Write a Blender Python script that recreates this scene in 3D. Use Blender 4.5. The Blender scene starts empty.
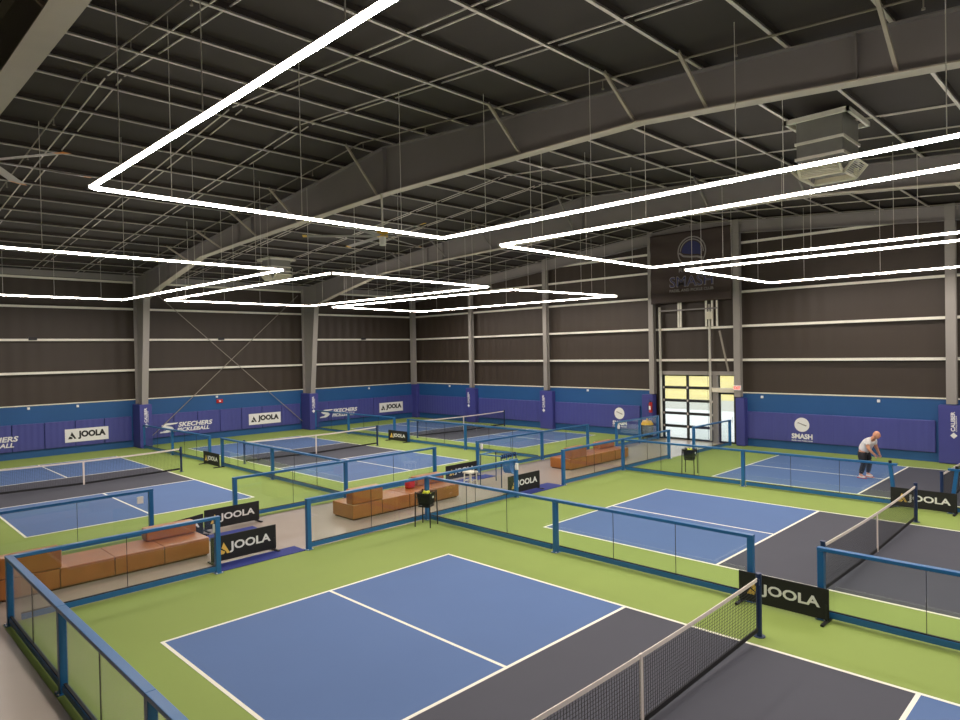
import bpy, math, random
from mathutils import Vector, Matrix
random.seed(7)
scene = bpy.context.scene
COL = scene.collection
PI = math.pi

# ---------------------------------------------------------------- camera
def set_camera():
    f, yaw, pitch, roll = 668.7, 0.7834, 0.0124, -0.0192
    fw = Vector((math.cos(pitch)*math.cos(yaw), math.cos(pitch)*math.sin(yaw), -math.sin(pitch)))
    r = Vector((math.sin(yaw), -math.cos(yaw), 0)); u = r.cross(fw)
    r2 = r*math.cos(roll) + u*math.sin(roll); u2 = -r*math.sin(roll) + u*math.cos(roll)
    cd = bpy.data.cameras.new('camera'); cd.sensor_width = 36; cd.lens = f/960*36
    cd.clip_end = 300; cd.clip_start = .05
    c = bpy.data.objects.new('camera', cd); COL.objects.link(c)
    m = Matrix((( r2.x, u2.x, -fw.x, -3.772), (r2.y, u2.y, -fw.y, -10.925), (r2.z, u2.z, -fw.z, 4.445), (0, 0, 0, 1)))
    c.matrix_world = m; scene.camera = c
set_camera()

# ---------------------------------------------------------------- world, exposure
LIGHT = 166.0      # downward face of the LED strips; their sides glow less
world = bpy.data.worlds.new('world'); scene.world = world; world.use_nodes = True
bg = world.node_tree.nodes['Background']; bg.inputs[0].default_value = (.90, .95, 1, 1); bg.inputs[1].default_value = 2.0
scene.view_settings.view_transform = 'Standard'; scene.view_settings.look = 'None'
scene.view_settings.gamma = 1; scene.view_settings.use_curve_mapping = False
scene.view_settings.exposure = 0.0
scene.cycles.use_denoising = True
scene.cycles.max_bounces = 10; scene.cycles.transparent_max_bounces = 24
scene.cycles.diffuse_bounces = 4; scene.cycles.glossy_bounces = 4
scene.cycles.sample_clamp_indirect = 6

# ---------------------------------------------------------------- materials
def mat(name, col, rough=.6, metal=0, var=.06, scale=3.0, bump=0, spec=.5, emit=None, es=0, stretch=None):
    m = bpy.data.materials.new(name); m.use_nodes = True
    nt = m.node_tree; b = nt.nodes['Principled BSDF']
    b.inputs['Roughness'].default_value = rough; b.inputs['Metallic'].default_value = metal
    b.inputs['Specular IOR Level'].default_value = spec
    tc = nt.nodes.new('ShaderNodeTexCoord'); mp = nt.nodes.new('ShaderNodeMapping')
    nt.links.new(tc.outputs['Object'], mp.inputs[0])
    if stretch: mp.inputs['Scale'].default_value = stretch
    n = nt.nodes.new('ShaderNodeTexNoise'); n.inputs['Scale'].default_value = scale; n.inputs['Detail'].default_value = 4
    nt.links.new(mp.outputs[0], n.inputs['Vector'])
    mix = nt.nodes.new('ShaderNodeMix'); mix.data_type = 'RGBA'
    mix.inputs[6].default_value = (*[c*(1-var) for c in col], 1); mix.inputs[7].default_value = (*[min(1, c*(1+var)) for c in col], 1)
    nt.links.new(n.outputs['Fac'], mix.inputs[0]); nt.links.new(mix.outputs[2], b.inputs['Base Color'])
    if bump:
        bm = nt.nodes.new('ShaderNodeBump'); bm.inputs['Strength'].default_value = bump; bm.inputs['Distance'].default_value = .02
        nt.links.new(n.outputs['Fac'], bm.inputs['Height']); nt.links.new(bm.outputs[0], b.inputs['Normal'])
    if emit:
        b.inputs['Emission Color'].default_value = (*emit, 1); b.inputs['Emission Strength'].default_value = es
    return m

def glass_mat(name, tint, gloss=.05):
    m = bpy.data.materials.new(name); m.use_nodes = True; nt = m.node_tree; nt.nodes.clear()
    out = nt.nodes.new('ShaderNodeOutputMaterial'); tr = nt.nodes.new('ShaderNodeBsdfTransparent'); gl = nt.nodes.new('ShaderNodeBsdfGlossy')
    tr.inputs[0].default_value = (*tint, 1); gl.inputs['Roughness'].default_value = .03; gl.inputs[0].default_value = (.9, .95, 1, 1)
    fr = nt.nodes.new('ShaderNodeMath'); fr.operation = 'MULTIPLY_ADD'; pw = nt.nodes.new('ShaderNodeMath'); pw.operation = 'POWER'
    lw = nt.nodes.new('ShaderNodeLayerWeight'); lw.inputs[0].default_value = .5; pw.inputs[1].default_value = 5
    nt.links.new(lw.outputs['Facing'], pw.inputs[0]); nt.links.new(pw.outputs[0], fr.inputs[0]); fr.inputs[1].default_value = .75; fr.inputs[2].default_value = .035
    mx = nt.nodes.new('ShaderNodeMixShader')
    nt.links.new(fr.outputs[0], mx.inputs[0]); nt.links.new(tr.outputs[0], mx.inputs[1]); nt.links.new(gl.outputs[0], mx.inputs[2])
    nt.links.new(mx.outputs[0], out.inputs[0]); return m

def ribbed(name, col, axis, pitch, depth=.5, rough=.6, metal=0.0, seam=.25):
    # sheet or mat whose shallow ribs repeat along one axis
    m = mat(name, col, rough, metal, var=.1, scale=.8)
    nt = m.node_tree; b = nt.nodes['Principled BSDF']
    tc = nt.nodes.new('ShaderNodeTexCoord'); w = nt.nodes.new('ShaderNodeTexWave')
    w.bands_direction = axis; w.inputs['Scale'].default_value = 2*PI/20/pitch
    nt.links.new(tc.outputs['Object'], w.inputs['Vector'])
    bp = nt.nodes.new('ShaderNodeBump'); bp.inputs['Strength'].default_value = depth; bp.inputs['Distance'].default_value = .05
    nt.links.new(w.outputs['Fac'], bp.inputs['Height']); nt.links.new(bp.outputs[0], b.inputs['Normal'])
    return m

M = {}
M['green'] = mat('green_acrylic', (.250, .335, .082), .75, var=.10, scale=.35, spec=.25)
M['court_blue'] = mat('court_blue_acrylic', (.094, .163, .335), .75, var=.08, scale=.5, spec=.25)
M['kitchen'] = mat('kitchen_grey_acrylic', (.070, .073, .092), .75, var=.10, scale=.5, spec=.25)
M['line'] = mat('white_line_paint', (.85, .84, .72), .7, var=.03)
M['concrete'] = mat('taupe_concrete', (.39, .33, .28), .26, var=.10, scale=.6, spec=.4)
M['fence'] = mat('blue_powder_coat', (.018, .130, .33), .30, var=.05, spec=.5)
M['gasket'] = mat('black_gasket', (.01, .01, .012), .6)
M['glass'] = glass_mat('clear_glass', (.955, .975, .965))
M['black'] = mat('black_metal', (.012, .012, .015), .5)
M['net'] = mat('black_netting', (.015, .015, .018), .8)
M['tape'] = mat('white_net_tape', (.80, .72, .66), .7)
M['navy'] = mat('navy_net_post', (.012, .030, .10), .4)
M['banner_black'] = mat('black_banner_fabric', (.008, .008, .009), .65)
M['white'] = mat('white_print', (.82, .82, .80), .6, var=.02)
M['gold'] = mat('gold_print', (.80, .52, .10), .5, var=.02)
M['ink'] = mat('black_print', (.012, .011, .012), .6)
M['mat'] = mat('royal_blue_mat', (.015, .03, .21), .8, scale=20)
M['leather'] = mat('cognac_leather', (.36, .130, .030), .30, var=.28, scale=2.2, bump=.12, spec=.5)
M['seam'] = mat('leather_seam', (.13, .045, .014), .6)
M['pad'] = ribbed('indigo_vinyl_pad', (.058, .066, .27), 'X', .25, .25, .5)
M['pad_y'] = ribbed('indigo_vinyl_pad_end', (.058, .066, .27), 'Y', .25, .25, .5)
M['pad_plain'] = mat('indigo_column_pad', (.050, .055, .25), .5)
M['band'] = mat('blue_wall_paint', (.012, .085, .25), .55, var=.12, scale=.7)
M['trim'] = mat('cream_trim', (.82, .80, .66), .5)
M['clad'] = ribbed('brown_metal_cladding', (.040, .028, .019), 'X', .6, .35, .55)
M['clad_y'] = ribbed('brown_metal_cladding_end', (.040, .028, .019), 'Y', .6, .35, .55)
M['deck'] = ribbed('dark_roof_insulation', (.046, .036, .031), 'Y', 1.5, .6, .8)
M['steel'] = mat('galvanised_steel', (.74, .68, .62), .42, metal=.15, var=.15, scale=6)
M['girt'] = mat('pale_galvanised_girt', (.80, .78, .68), .45, metal=.1, var=.12, scale=4)
M['frame'] = mat('grey_primer_steel', (.265, .245, .235), .55, var=.10, scale=1.2)
M['column'] = mat('grey_primer_column', (.30, .28, .255), .55, var=.10, scale=1.2)
M['flange'] = mat('pale_flange_steel', (.52, .46, .38), .5, var=.10, scale=2)
M['rod'] = mat('brace_rod_steel', (.30, .27, .22), .5)
M['diffuser'] = mat('led_diffuser', (.9, .9, .9), .5, emit=(1, .90, .83), es=LIGHT)
M['diffuser_side'] = mat('led_diffuser_side', (.9, .9, .9), .5, emit=(1, .88, .78), es=27.0)
M['housing'] = mat('white_light_housing', (.6, .6, .58), .5)
M['cable'] = mat('steel_cable', (.8, .77, .7), .4)
M['duct'] = mat('galvanised_duct', (.30, .30, .275), .35, metal=.5, var=.15, scale=4)
M['louver'] = mat('cream_louvre', (.80, .76, .60), .5)
M['yellow'] = mat('yellow_paint', (.80, .48, .04), .4)
M['orange'] = mat('orange_tip', (.75, .28, .06), .4)
M['blade'] = mat('fan_blade_aluminium', (.40, .37, .33), .4, metal=.3)
M['red'] = mat('red_enamel', (.50, .02, .02), .35)
M['ball'] = mat('yellow_ball', (.75, .80, .06), .5)
M['fabric'] = mat('dark_banner_fabric', (.060, .042, .036), .75, var=.18, scale=1.4, bump=.8, stretch=(1, .5, 3))
M['navyprint'] = mat('navy_print', (.030, .035, .13), .6)
M['greyprint'] = mat('grey_print', (.30, .28, .26), .6)
M['panel_dark'] = mat('dark_door_frame', (.020, .020, .020), .4)
M['pave'] = mat('pale_pavement', (.80, .80, .78), .8, var=.15, scale=.3)
M['asphalt'] = mat('grey_asphalt', (.42, .40, .33), .9, var=.2, scale=.3)
M['grass'] = mat('dry_grass', (.66, .50, .08), .9, var=.4, scale=.25)
M['skin'] = mat('skin', (.62, .30, .18), .55)
M['shirt'] = mat('white_tshirt', (.80, .77, .74), .8)
M['hair'] = mat('thin_ginger_hair', (.60, .30, .19), .7)
M['cloth_black'] = mat('black_sportswear', (.012, .012, .016), .8)
M['shoe'] = mat('white_shoe', (.78, .74, .70), .6)
M['pink'] = mat('pink_plastic', (.60, .16, .36), .5)
M['blueplastic'] = mat('blue_plastic', (.02, .16, .42), .35)
# window panes: lightly frosted, slightly uneven
def pane_mat():
    m = bpy.data.materials.new('frosted_pane'); m.use_nodes = True; nt = m.node_tree; nt.nodes.clear()
    out = nt.nodes.new('ShaderNodeOutputMaterial'); tr = nt.nodes.new('ShaderNodeBsdfTransparent'); tl = nt.nodes.new('ShaderNodeBsdfTranslucent')
    tr.inputs[0].default_value = (.9, .92, .9, 1); tl.inputs[0].default_value = (.85, .85, .82, 1)
    mx = nt.nodes.new('ShaderNodeMixShader'); mx.inputs[0].default_value = .12
    nt.links.new(tr.outputs[0], mx.inputs[1]); nt.links.new(tl.outputs[0], mx.inputs[2]); nt.links.new(mx.outputs[0], out.inputs[0]); return m
M['pane'] = pane_mat()

# ---------------------------------------------------------------- mesh helpers
class MB:
    def __init__(s): s.v = []; s.f = []; s.m = []; s.smooth = set()
    def add(s, vs, fs, mi=0, smooth=False):
        o = len(s.v); s.v += [tuple(v) for v in vs]
        for f in fs:
            if smooth: s.smooth.add(len(s.f))
            s.f.append([i+o for i in f]); s.m.append(mi)
    def box(s, a, b, mi=0):
        x0, y0, z0 = [min(p, q) for p, q in zip(a, b)]; x1, y1, z1 = [max(p, q) for p, q in zip(a, b)]
        s.add([(x0,y0,z0),(x1,y0,z0),(x1,y1,z0),(x0,y1,z0),(x0,y0,z1),(x1,y0,z1),(x1,y1,z1),(x0,y1,z1)],
              [(0,3,2,1),(4,5,6,7),(0,1,5,4),(1,2,6,5),(2,3,7,6),(3,0,4,7)], mi); return s
    def bar(s, p, q, w, h, mi=0, up=(0,0,1)):
        p = Vector(p); q = Vector(q); d = (q-p).normalized(); up = Vector(up)
        if abs(d.dot(up)) > .98: up = Vector((0,1,0)) if abs(d.y) < .9 else Vector((1,0,0))
        r = up.cross(d).normalized()*w/2; u = d.cross(r).normalized()*h/2
        s.add([p-r-u, p+r-u, p+r+u, p-r+u, q-r-u, q+r-u, q+r+u, q-r+u],
              [(0,3,2,1),(4,5,6,7),(0,1,5,4),(1,2,6,5),(2,3,7,6),(3,0,4,7)], mi); return s
    def tube(s, p, q, r, n=8, r2=None, mi=0, smooth=True):
        p = Vector(p); q = Vector(q); d = (q-p).normalized(); r2 = r if r2 is None else r2
        a = Vector((0,0,1)) if abs(d.z) < .9 else Vector((1,0,0)); e = d.cross(a).normalized(); g = d.cross(e)
        vs = [p+(e*math.cos(t)+g*math.sin(t))*r for t in [2*PI*i/n for i in range(n)]] + [q+(e*math.cos(t)+g*math.sin(t))*r2 for t in [2*PI*i/n for i in range(n)]]
        s.add(vs, [(i, (i+1)%n, (i+1)%n+n, i+n) for i in range(n)], mi, smooth)
        s.add(vs[:n], [tuple(range(n))[::-1]], mi); s.add(vs[n:], [tuple(range(n))], mi); return s
    def prism(s, pts, o, a, b, n, d, mi=0):
        # polygon pts (u,v) in the plane (o;a,b), extruded d along n
        o, a, b, n = map(Vector, (o, a, b, n)); k = len(pts)
        vs = [o+a*u+b*v for u, v in pts] + [o+a*u+b*v+n*d for u, v in pts]
        s.add(vs, [tuple(range(k))[::-1], tuple(range(k, 2*k))] + [(i, (i+1)%k, (i+1)%k+k, i+k) for i in range(k)], mi); return s
    def ball(s, c, r, n=10, m=6, mi=0, sc=(1,1,1)):
        vs = []; fs = []
        for j in range(m+1):
            t = PI*j/m
            for i in range(n):
                p = 2*PI*i/n; vs.append((c[0]+r*sc[0]*math.sin(t)*math.cos(p), c[1]+r*sc[1]*math.sin(t)*math.sin(p), c[2]+r*sc[2]*math.cos(t)))
        for j in range(m):
            for i in range(n): fs.append((j*n+i, (j+1)*n+i, (j+1)*n+(i+1)%n, j*n+(i+1)%n))
        s.add(vs, fs, mi, True); return s
    def build(s, name, mats, parent=None, bevel=0, kind=None, label=None):
        me = bpy.data.meshes.new(name); me.from_pydata(s.v, [], s.f)
        for m_ in (mats if isinstance(mats, (list, tuple)) else [mats]): me.materials.append(m_)
        for i, p in enumerate(me.polygons):
            p.material_index = s.m[i]; p.use_smooth = i in s.smooth
        me.update(); o = bpy.data.objects.new(name, me); COL.objects.link(o)
        if parent is not None: o.parent = parent
        if bevel:
            b = o.modifiers.new('bevel', 'BEVEL'); b.width = bevel; b.segments = 2; b.limit_method = 'ANGLE'
        if kind: o['kind'] = kind
        if label: o['label'] = label
        return o
def empty(name, label, cat, loc=(0,0,0), rz=0, group=None):
    o = bpy.data.objects.new(name, None); COL.objects.link(o); o.location = loc; o.rotation_euler = (0, 0, rz)
    o.empty_display_size = .2; o['label'] = label; o['category'] = cat
    if group: o['group'] = group
    return o
def tag(o, label, cat, group=None):
    o['label'] = label; o['category'] = cat
    if group: o['group'] = group
    return o
def copy_thing(root, loc, label, rz=None):
    r = root.copy(); COL.objects.link(r); r.location = loc; r['label'] = label
    if rz is not None: r.rotation_euler = (0, 0, rz)
    for ch in list(root.children):
        c = ch.copy(); COL.objects.link(c); c.parent = r
        for g in list(ch.children):
            d = g.copy(); COL.objects.link(d); d.parent = c
    return r
def text(name, body, o, right, up, w, h, m, parent=None, depth=.004, bold=.02, slant=0):
    # lettering fitted into w x h, lower left corner at o, standing off the surface
    cu = bpy.data.curves.new(name, 'FONT'); cu.body = body; cu.offset = bold; cu.extrude = .01; cu.resolution_u = 3; cu.shear = slant
    t = bpy.data.objects.new(name, cu); COL.objects.link(t)
    bpy.context.view_layer.update()
    me = bpy.data.meshes.new_from_object(t.evaluated_get(bpy.context.evaluated_depsgraph_get()))
    bpy.data.objects.remove(t); bpy.data.curves.remove(cu)
    xs = [v.co.x for v in me.vertices]; ys = [v.co.y for v in me.vertices]
    x0, x1, y0, y1 = min(xs), max(xs), min(ys), max(ys)
    o = Vector(o); right = Vector(right).normalized(); up = Vector(up).normalized(); n = right.cross(up)
    for v in me.vertices:
        a, b, c = (v.co.x-x0)/(x1-x0)*w, (v.co.y-y0)/(y1-y0)*h, (v.co.z/.01*.5+.5)*depth
        v.co = o + right*a + up*b + n*c
    me.materials.clear(); me.materials.append(m)
    me.update(); ob = bpy.data.objects.new(name, me); COL.objects.link(ob)
    if parent is not None: ob.parent = parent
    return ob
def triangle_logo(name, o, right, up, s, m, parent, depth=.004):
    o = Vector(o); right = Vector(right).normalized(); up = Vector(up).normalized(); n = right.cross(up); b = MB()
    b.prism([(0, 0), (.52, 0), (.62, .18), (.22, .42)], o, right*s, up*s, n, depth)
    b.prism([(.30, .52), (.68, .22), (.78, 0), (1.05, 0), (.50, 1.0)], o, right*s, up*s, n, depth)
    return b.build(name, m, parent)
def ring(b, c, right, up, r0, r1, d, n=28, mi=0, a0=0, a1=2*PI):
    c = Vector(c); right = Vector(right); up = Vector(up); nn = right.cross(up).normalized()
    for i in range(n):
        t0 = a0+(a1-a0)*i/n; t1 = a0+(a1-a0)*(i+1)/n
        q = [(r0*math.cos(t0), r0*math.sin(t0)), (r1*math.cos(t0), r1*math.sin(t0)), (r1*math.cos(t1), r1*math.sin(t1)), (r0*math.cos(t1), r0*math.sin(t1))]
        b.prism(q, c, right, up, nn, d, mi)
def disc(b, c, right, up, r, d, mi=0, n=28):
    b.prism([(r*math.cos(2*PI*i/n), r*math.sin(2*PI*i/n)) for i in range(n)], c, right, up, Vector(right).cross(Vector(up)).normalized(), d, mi)

# ---------------------------------------------------------------- shell
WX, WY = 26.0, 25.2           # end wall with the doors, long wall on the left
X0, Y0 = -13.0, -21.5
RY = 4.3                      # ridge line
def roof(y): return 10.27-(.088 if y > RY else .081)*abs(y-RY)
fl = MB().box((X0-.3, Y0-.3, -.25), (WX+.3, WY+.3, 0)).build('floor', M['concrete'], kind='structure')
MB().box((-1.57, Y0, 0), (WX, 2.72, .003)).build('green_surface', M['green'], fl)
MB().box((X0, 6.48, 0), (WX, WY, .003)).build('green_surface', M['green'], fl)

# ceiling with purlins and bridging
dk = MB()
T = .13
for ya, yb in ((WY+.3, RY), (RY, Y0-.3)):
    dk.add([(X0-.3, ya, roof(ya)+T), (WX+.3, ya, roof(ya)+T), (WX+.3, yb, roof(yb)+T), (X0-.3, yb, roof(yb)+T),
            (X0-.3, ya, roof(ya)+T+.15), (WX+.3, ya, roof(ya)+T+.15), (WX+.3, yb, roof(yb)+T+.15), (X0-.3, yb, roof(yb)+T+.15)],
           [(0,1,2,3),(7,6,5,4),(0,4,5,1),(1,5,6,2),(2,6,7,3),(3,7,4,0)])
ceil = dk.build('ceiling', M['deck'], kind='structure')
ys = [4.75+1.47*i for i in range(14)] + [3.75] + [2.28-1.51*i for i in range(16)]
for y in ys:
    z = roof(y); b = MB()
    b.box((X0, y-.006, z+.02), (WX, y+.006, z+T+.02), 1); b.box((X0, y-.006, z), (WX, y+.066, z+.012)); b.box((X0, y-.006, z), (WX, y+.006, z+.03))
    b.build('purlin', [M['steel'], M['deck']], ceil)
for bay, ln in ((-1.38, 9.28), (7.9, 9.4), (17.3, 8.7)):
    for k in (.225, .512, .705):
        x = bay+ln*k
        for ya, yb in ((RY+.1, WY-.6), (RY-.1, -16)):
            b = MB()
            b.bar((x, ya, roof(ya)+.02), (x, yb, roof(yb)+.02), .026, .022)
            b.bar((x+.32, ya, roof(ya)+.09), (x+.32, yb, roof(yb)+.09), .026, .022)
            b.build('bridging_bar', M['steel'], ceil)
    for x in (bay+1.7, bay+ln-.85):
        b = MB()
        b.tube((x, RY, roof(RY)-.04), (x, WY-1, roof(WY-1)-.04), .018, 6); b.tube((x, RY, roof(RY)-.04), (x, -16, roof(-16)-.04), .018, 6)
        for k in range(14):
            y = -14+2.6*k
            b.tube((x, y, roof(y)-.04), (x, y, roof(y)-.2), .010, 6); b.tube((x, y, roof(y)-.2), (x, y, roof(y)-.225), .025, 8)
        b.build('sprinkler_pipe', M['rod'], ceil)

# long wall on the left
girt_z = [3.9, 5.42, 6.95, 8.28]
wl = MB().box((X0, WY, 0), (WX+.3, WY+.2, roof(WY)+.3)).build('wall_left', M['clad'], kind='structure')
for z in girt_z:
    b = MB(); b.box((X0, WY-.2, z-.006), (WX, WY, z+.006)); b.box((X0, WY-.206, z-.10), (WX, WY-.19, z+.006)); b.build('girt', M['girt'], wl)
MB().box((X0, WY-.26, roof(WY)-.12), (WX, WY, roof(WY)+.22)).build('eave_strut', M['frame'], wl)
MB().box((X0, WY-.17, 0), (WX, WY, 2.36)).build('painted_board', M['band'], wl)
MB().box((X0, WY-.20, 2.36), (WX, WY, 2.40)).build('ledge_trim', M['trim'], wl)
def pads(b, a0, a1, axis, n):
    for i in range(n):
        u = a0+(a1-a0)*i/n; w = a0+(a1-a0)*(i+1)/n
        if axis == 'x': b.box((u+.012, WY-.25, .35), (w-.012, WY-.17, 1.56))
        else: b.box((WX-.25, u+.014, .35), (WX-.17, w-.014, 1.56))
for a0, a1, n in ((-1.2, 7.55, 7), (8.35, 16.95, 7), (17.75, 25.7, 7), (-11, -2, 7)):
    b = MB(); pads(b, a0, a1, 'x', n); b.build('wall_padding', M['pad'], wl, bevel=.025)
for x, y in ((7.9, 0), (17.3, 0), (-1.38, 0)):
    MB().box((x-.29, WY-1.2, .02), (x+.29, WY-.2, 2.16)).build('column_padding', M['pad_plain'], wl, bevel=.02)
for x, z in ((3.22, 2.26), (5.19, 2.24), (11.9, 2.27), (21.98, 2.2)):
    MB().box((x-.05, WY-.24, z-.06), (x+.05, WY-.17, z+.05)).build('sensor', M['white'], wl, bevel=.01)
for x in (3.45, 12.2, 21.6):
    MB().box((x-.16, WY-.30, 5.36), (x+.16, WY-.206, 5.50)).build('junction_box', M['black'], wl, bevel=.01)
def caliber(x, y, right, parent, o0):
    # vertical sponsor print reading upward with a diamond at its foot
    right = Vector(right); o0 = Vector(o0); n = right.cross(Vector((0,0,1)))
    up = Vector((0,0,1))
    text('printed_lettering', 'CALIBER', o0+right*.02+Vector((0,0,.27)), up, -right, .72, .13, M['white'], parent, .004, .03)
    text('printed_lettering', 'COLLISION', o0+right*.08+Vector((0,0,.27)), up, -right, .56, .045, M['white'], parent, .004, .02)
    b = MB(); b.prism([(0, -.11), (.11, 0), (0, .11), (-.11, 0)], o0+right*-.02+Vector((0,0,.12)), right, up, n, .004); b.build('diamond_mark', M['white'], parent)
caliber(0, 0, (1,0,0), wl, (7.93, WY-1.202, 1.0)); caliber(0, 0, (1,0,0), wl, (17.28, WY-1.202, 1.0))
def skechers(x0, w):
    o = Vector((x0, WY-.252, .55)); R_ = (1,0,0); U = (0,0,1); s = w/2.75
    b = MB()
    b.prism([(0,.02),(.42,.02),(.62,.10),(.72,.20),(.62,.30),(.30,.38),(.88,.44),(.95,.50),(.35,.50),(.12,.42),(.10,.34),(.22,.26),(.42,.20),(.30,.12),(.05,.08)], o, Vector(R_)*s, Vector(U)*s, (0,-1,0), .004)
    b.build('printed_emblem', M['white'], wl)
    text('printed_lettering', 'SKECHERS', o+Vector((.95*s, 0, .27*s)), R_, U, 1.8*s, .24*s, M['white'], wl, .004, .03, .2)
    text('printed_lettering', 'PICKLEBALL', o+Vector((.88*s, 0, .02*s)), R_, U, 1.7*s, .20*s, M['white'], wl, .004, .03, .2)
skechers(8.85, 2.75); skechers(18.25, 2.75); skechers(.05, 2.75)

# end wall with the doors
we = MB()
ztop = 9.9
pts = lambda ya, yb: [(ya, 0), (yb, 0), (yb, roof(yb)+.3), (ya, roof(ya)+.3)]
we.prism([(WY, 0), (WY, roof(WY)+.3), (6.12, roof(6.12)+.3), (6.12, 0)], (WX, 0, 0), (0,1,0), (0,0,1), (1,0,0), .2)
we.prism([(2.28, 0), (2.28, roof(2.28)+.3), (Y0, roof(Y0)+.3), (Y0, 0)], (WX, 0, 0), (0,1,0), (0,0,1), (1,0,0), .2)
we.prism([(6.12, 3.2), (6.12, roof(6.12)+.3), (RY, roof(RY)+.3), (2.28, roof(2.28)+.3), (2.28, 3.2)], (WX, 0, 0), (0,1,0), (0,0,1), (1,0,0), .2)
we = we.build('wall_back', M['clad_y'], kind='structure')
segs = [(WY, 6.55), (2.0, Y0)]
for z in girt_z[:3]+[8.22]:
    for a, c in (segs if z < 8 else [(WY, 6.55)]):
        b = MB(); b.box((WX-.2, a, z-.006), (WX, c, z+.006)); b.box((WX-.206, a, z-.10), (WX-.19, c, z+.006)); b.build('girt', M['girt'], we)
for a, c in ((12.9, 6.6), (2.0, -5.8), (-6.1, -18)):
    b = MB(); b.box((WX-.2, a, 9.14), (WX, c, 9.15)); b.box((WX-.206, a, 9.04), (WX-.19, c, 9.15)); b.build('girt', M['girt'], we)
for z in (3.9, 5.4):
    b = MB(); b.box((WX-.2, 6.4, z-.006), (WX, 2.25, z+.006)); b.box((WX-.206, 6.4, z-.10), (WX-.19, 2.25, z+.006)); b.build('girt', M['girt'], we)
for a, c in segs:
    MB().box((WX-.17, a, 0), (WX, c, 2.36)).build('painted_board', M['band'], we)
    MB().box((WX-.20, a, 2.36), (WX, c, 2.40)).build('ledge_trim', M['trim'], we)
b = MB(); pads(b, 24.9, 19.65, 'y', 4); b.build('wall_padding', M['pad_y'], we, bevel=.03)
b = MB(); pads(b, 18.7, 13.55, 'y', 4); b.build('wall_padding', M['pad_y'], we, bevel=.03)
b = MB(); pads(b, 12.6, 7.2, 'y', 5); b.build('wall_padding', M['pad_y'], we, bevel=.03)
b = MB(); pads(b, 1.75, -5.35, 'y', 6); b.build('wall_padding', M['pad_y'], we, bevel=.03)
b = MB(); pads(b, -6.3, -13, 'y', 6); b.build('wall_padding', M['pad_y'], we, bevel=.03)
for y, w in ((24.95, .45), (19.2, .42), (13.1, .45), (6.60, .30), (1.92, .20), (-5.92, .43)):
    MB().box((WX-.50 if w < .35 else WX-.44, y-w, .02), (WX-.12, y+w, 2.16 if y != 24.95 else 2.3)).build('column_padding', M['pad_plain'], we, bevel=.02)
for y in (19.35, 13.25, -5.98):
    caliber(0, 0, (0,-1,0), we, (WX-.442, y, .94))
for y, z in ((21.37, 2.24), (10.38, 2.26), (1.05, 2.22), (-3.49, 2.22)):
    MB().box((WX-.24, y-.05, z-.06), (WX-.17, y+.05, z+.05)).build('sensor', M['white'], we, bevel=.01)
for y, w in ((19.15, .11), (13.1, .13), (6.36, .13), (2.05, .15), (-5.9, .16)):
    b = MB(); h = roof(y)+.05
    b.box((WX-.45, y-w, 2.2), (WX-.43, y+w, h)); b.box((WX-.22, y-w, 2.2), (WX-.2, y+w, h)); b.box((WX-.44, y-.008, 2.2), (WX-.2, y+.008, h))
    b.build('wind_column', M['column'], we)
MB().box((WX-.5, WY-.5, 2.3), (WX-.2, WY-.2, roof(WY))).build('corner_column', M['column'], we)
b = MB()
for ya, yb in ((WY, RY), (RY, -21)):
    b.bar((WX-.32, ya, roof(ya)-.28), (WX-.32, yb, roof(yb)-.28), .012, .5); b.bar((WX-.32, ya, roof(ya)-.54), (WX-.32, yb, roof(yb)-.54), .28, .02); b.bar((WX-.32, ya, roof(ya)-.02), (WX-.32, yb, roof(yb)-.02), .28, .02)
b.build('end_rafter', M['frame'], we)
def smash(y, z, parent):
    R_, U = Vector((0,-1,0)), Vector((0,0,1)); c = Vector((WX-.252, y, z))
    b = MB(); disc(b, c, R_, U, .30, .004); b.build('printed_emblem', M['white'], parent)
    b = MB()
    b.prism([(-.20,.06),(-.14,.10),(.02,.04),(.20,-.02),(.16,-.06),(0,0),(-.12,.05)], c+Vector((-.004,0,0)), R_, U, (-1,0,0), .003)
    b.build('emblem_swoosh', M['greyprint'], parent)
    text('printed_lettering', 'SMASH', c+Vector((0, .42, -.60)), R_, U, .84, .22, M['white'], parent, .004, .04)
    text('printed_lettering', 'PADEL AND PICKLE CLUB', c+Vector((0, .42, -.70)), R_, U, .84, .05, M['white'], parent, .004, .02)
smash(-.62, 1.10, we); smash(8.38, 1.12, we)

# remaining walls behind the viewpoint
MB().box((X0, Y0-.2, 0), (WX+.3, Y0, roof(Y0)+.3)).build('wall_right', M['clad'], kind='structure')
MB().prism([(Y0, 0), (WY, 0), (WY, roof(WY)+.3), (RY, roof(RY)+.3), (Y0, roof(Y0)+.3)], (X0, 0, 0), (0,1,0), (0,0,1), (-1,0,0), .2).build('wall_front', M['clad_y'], kind='structure')

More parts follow.
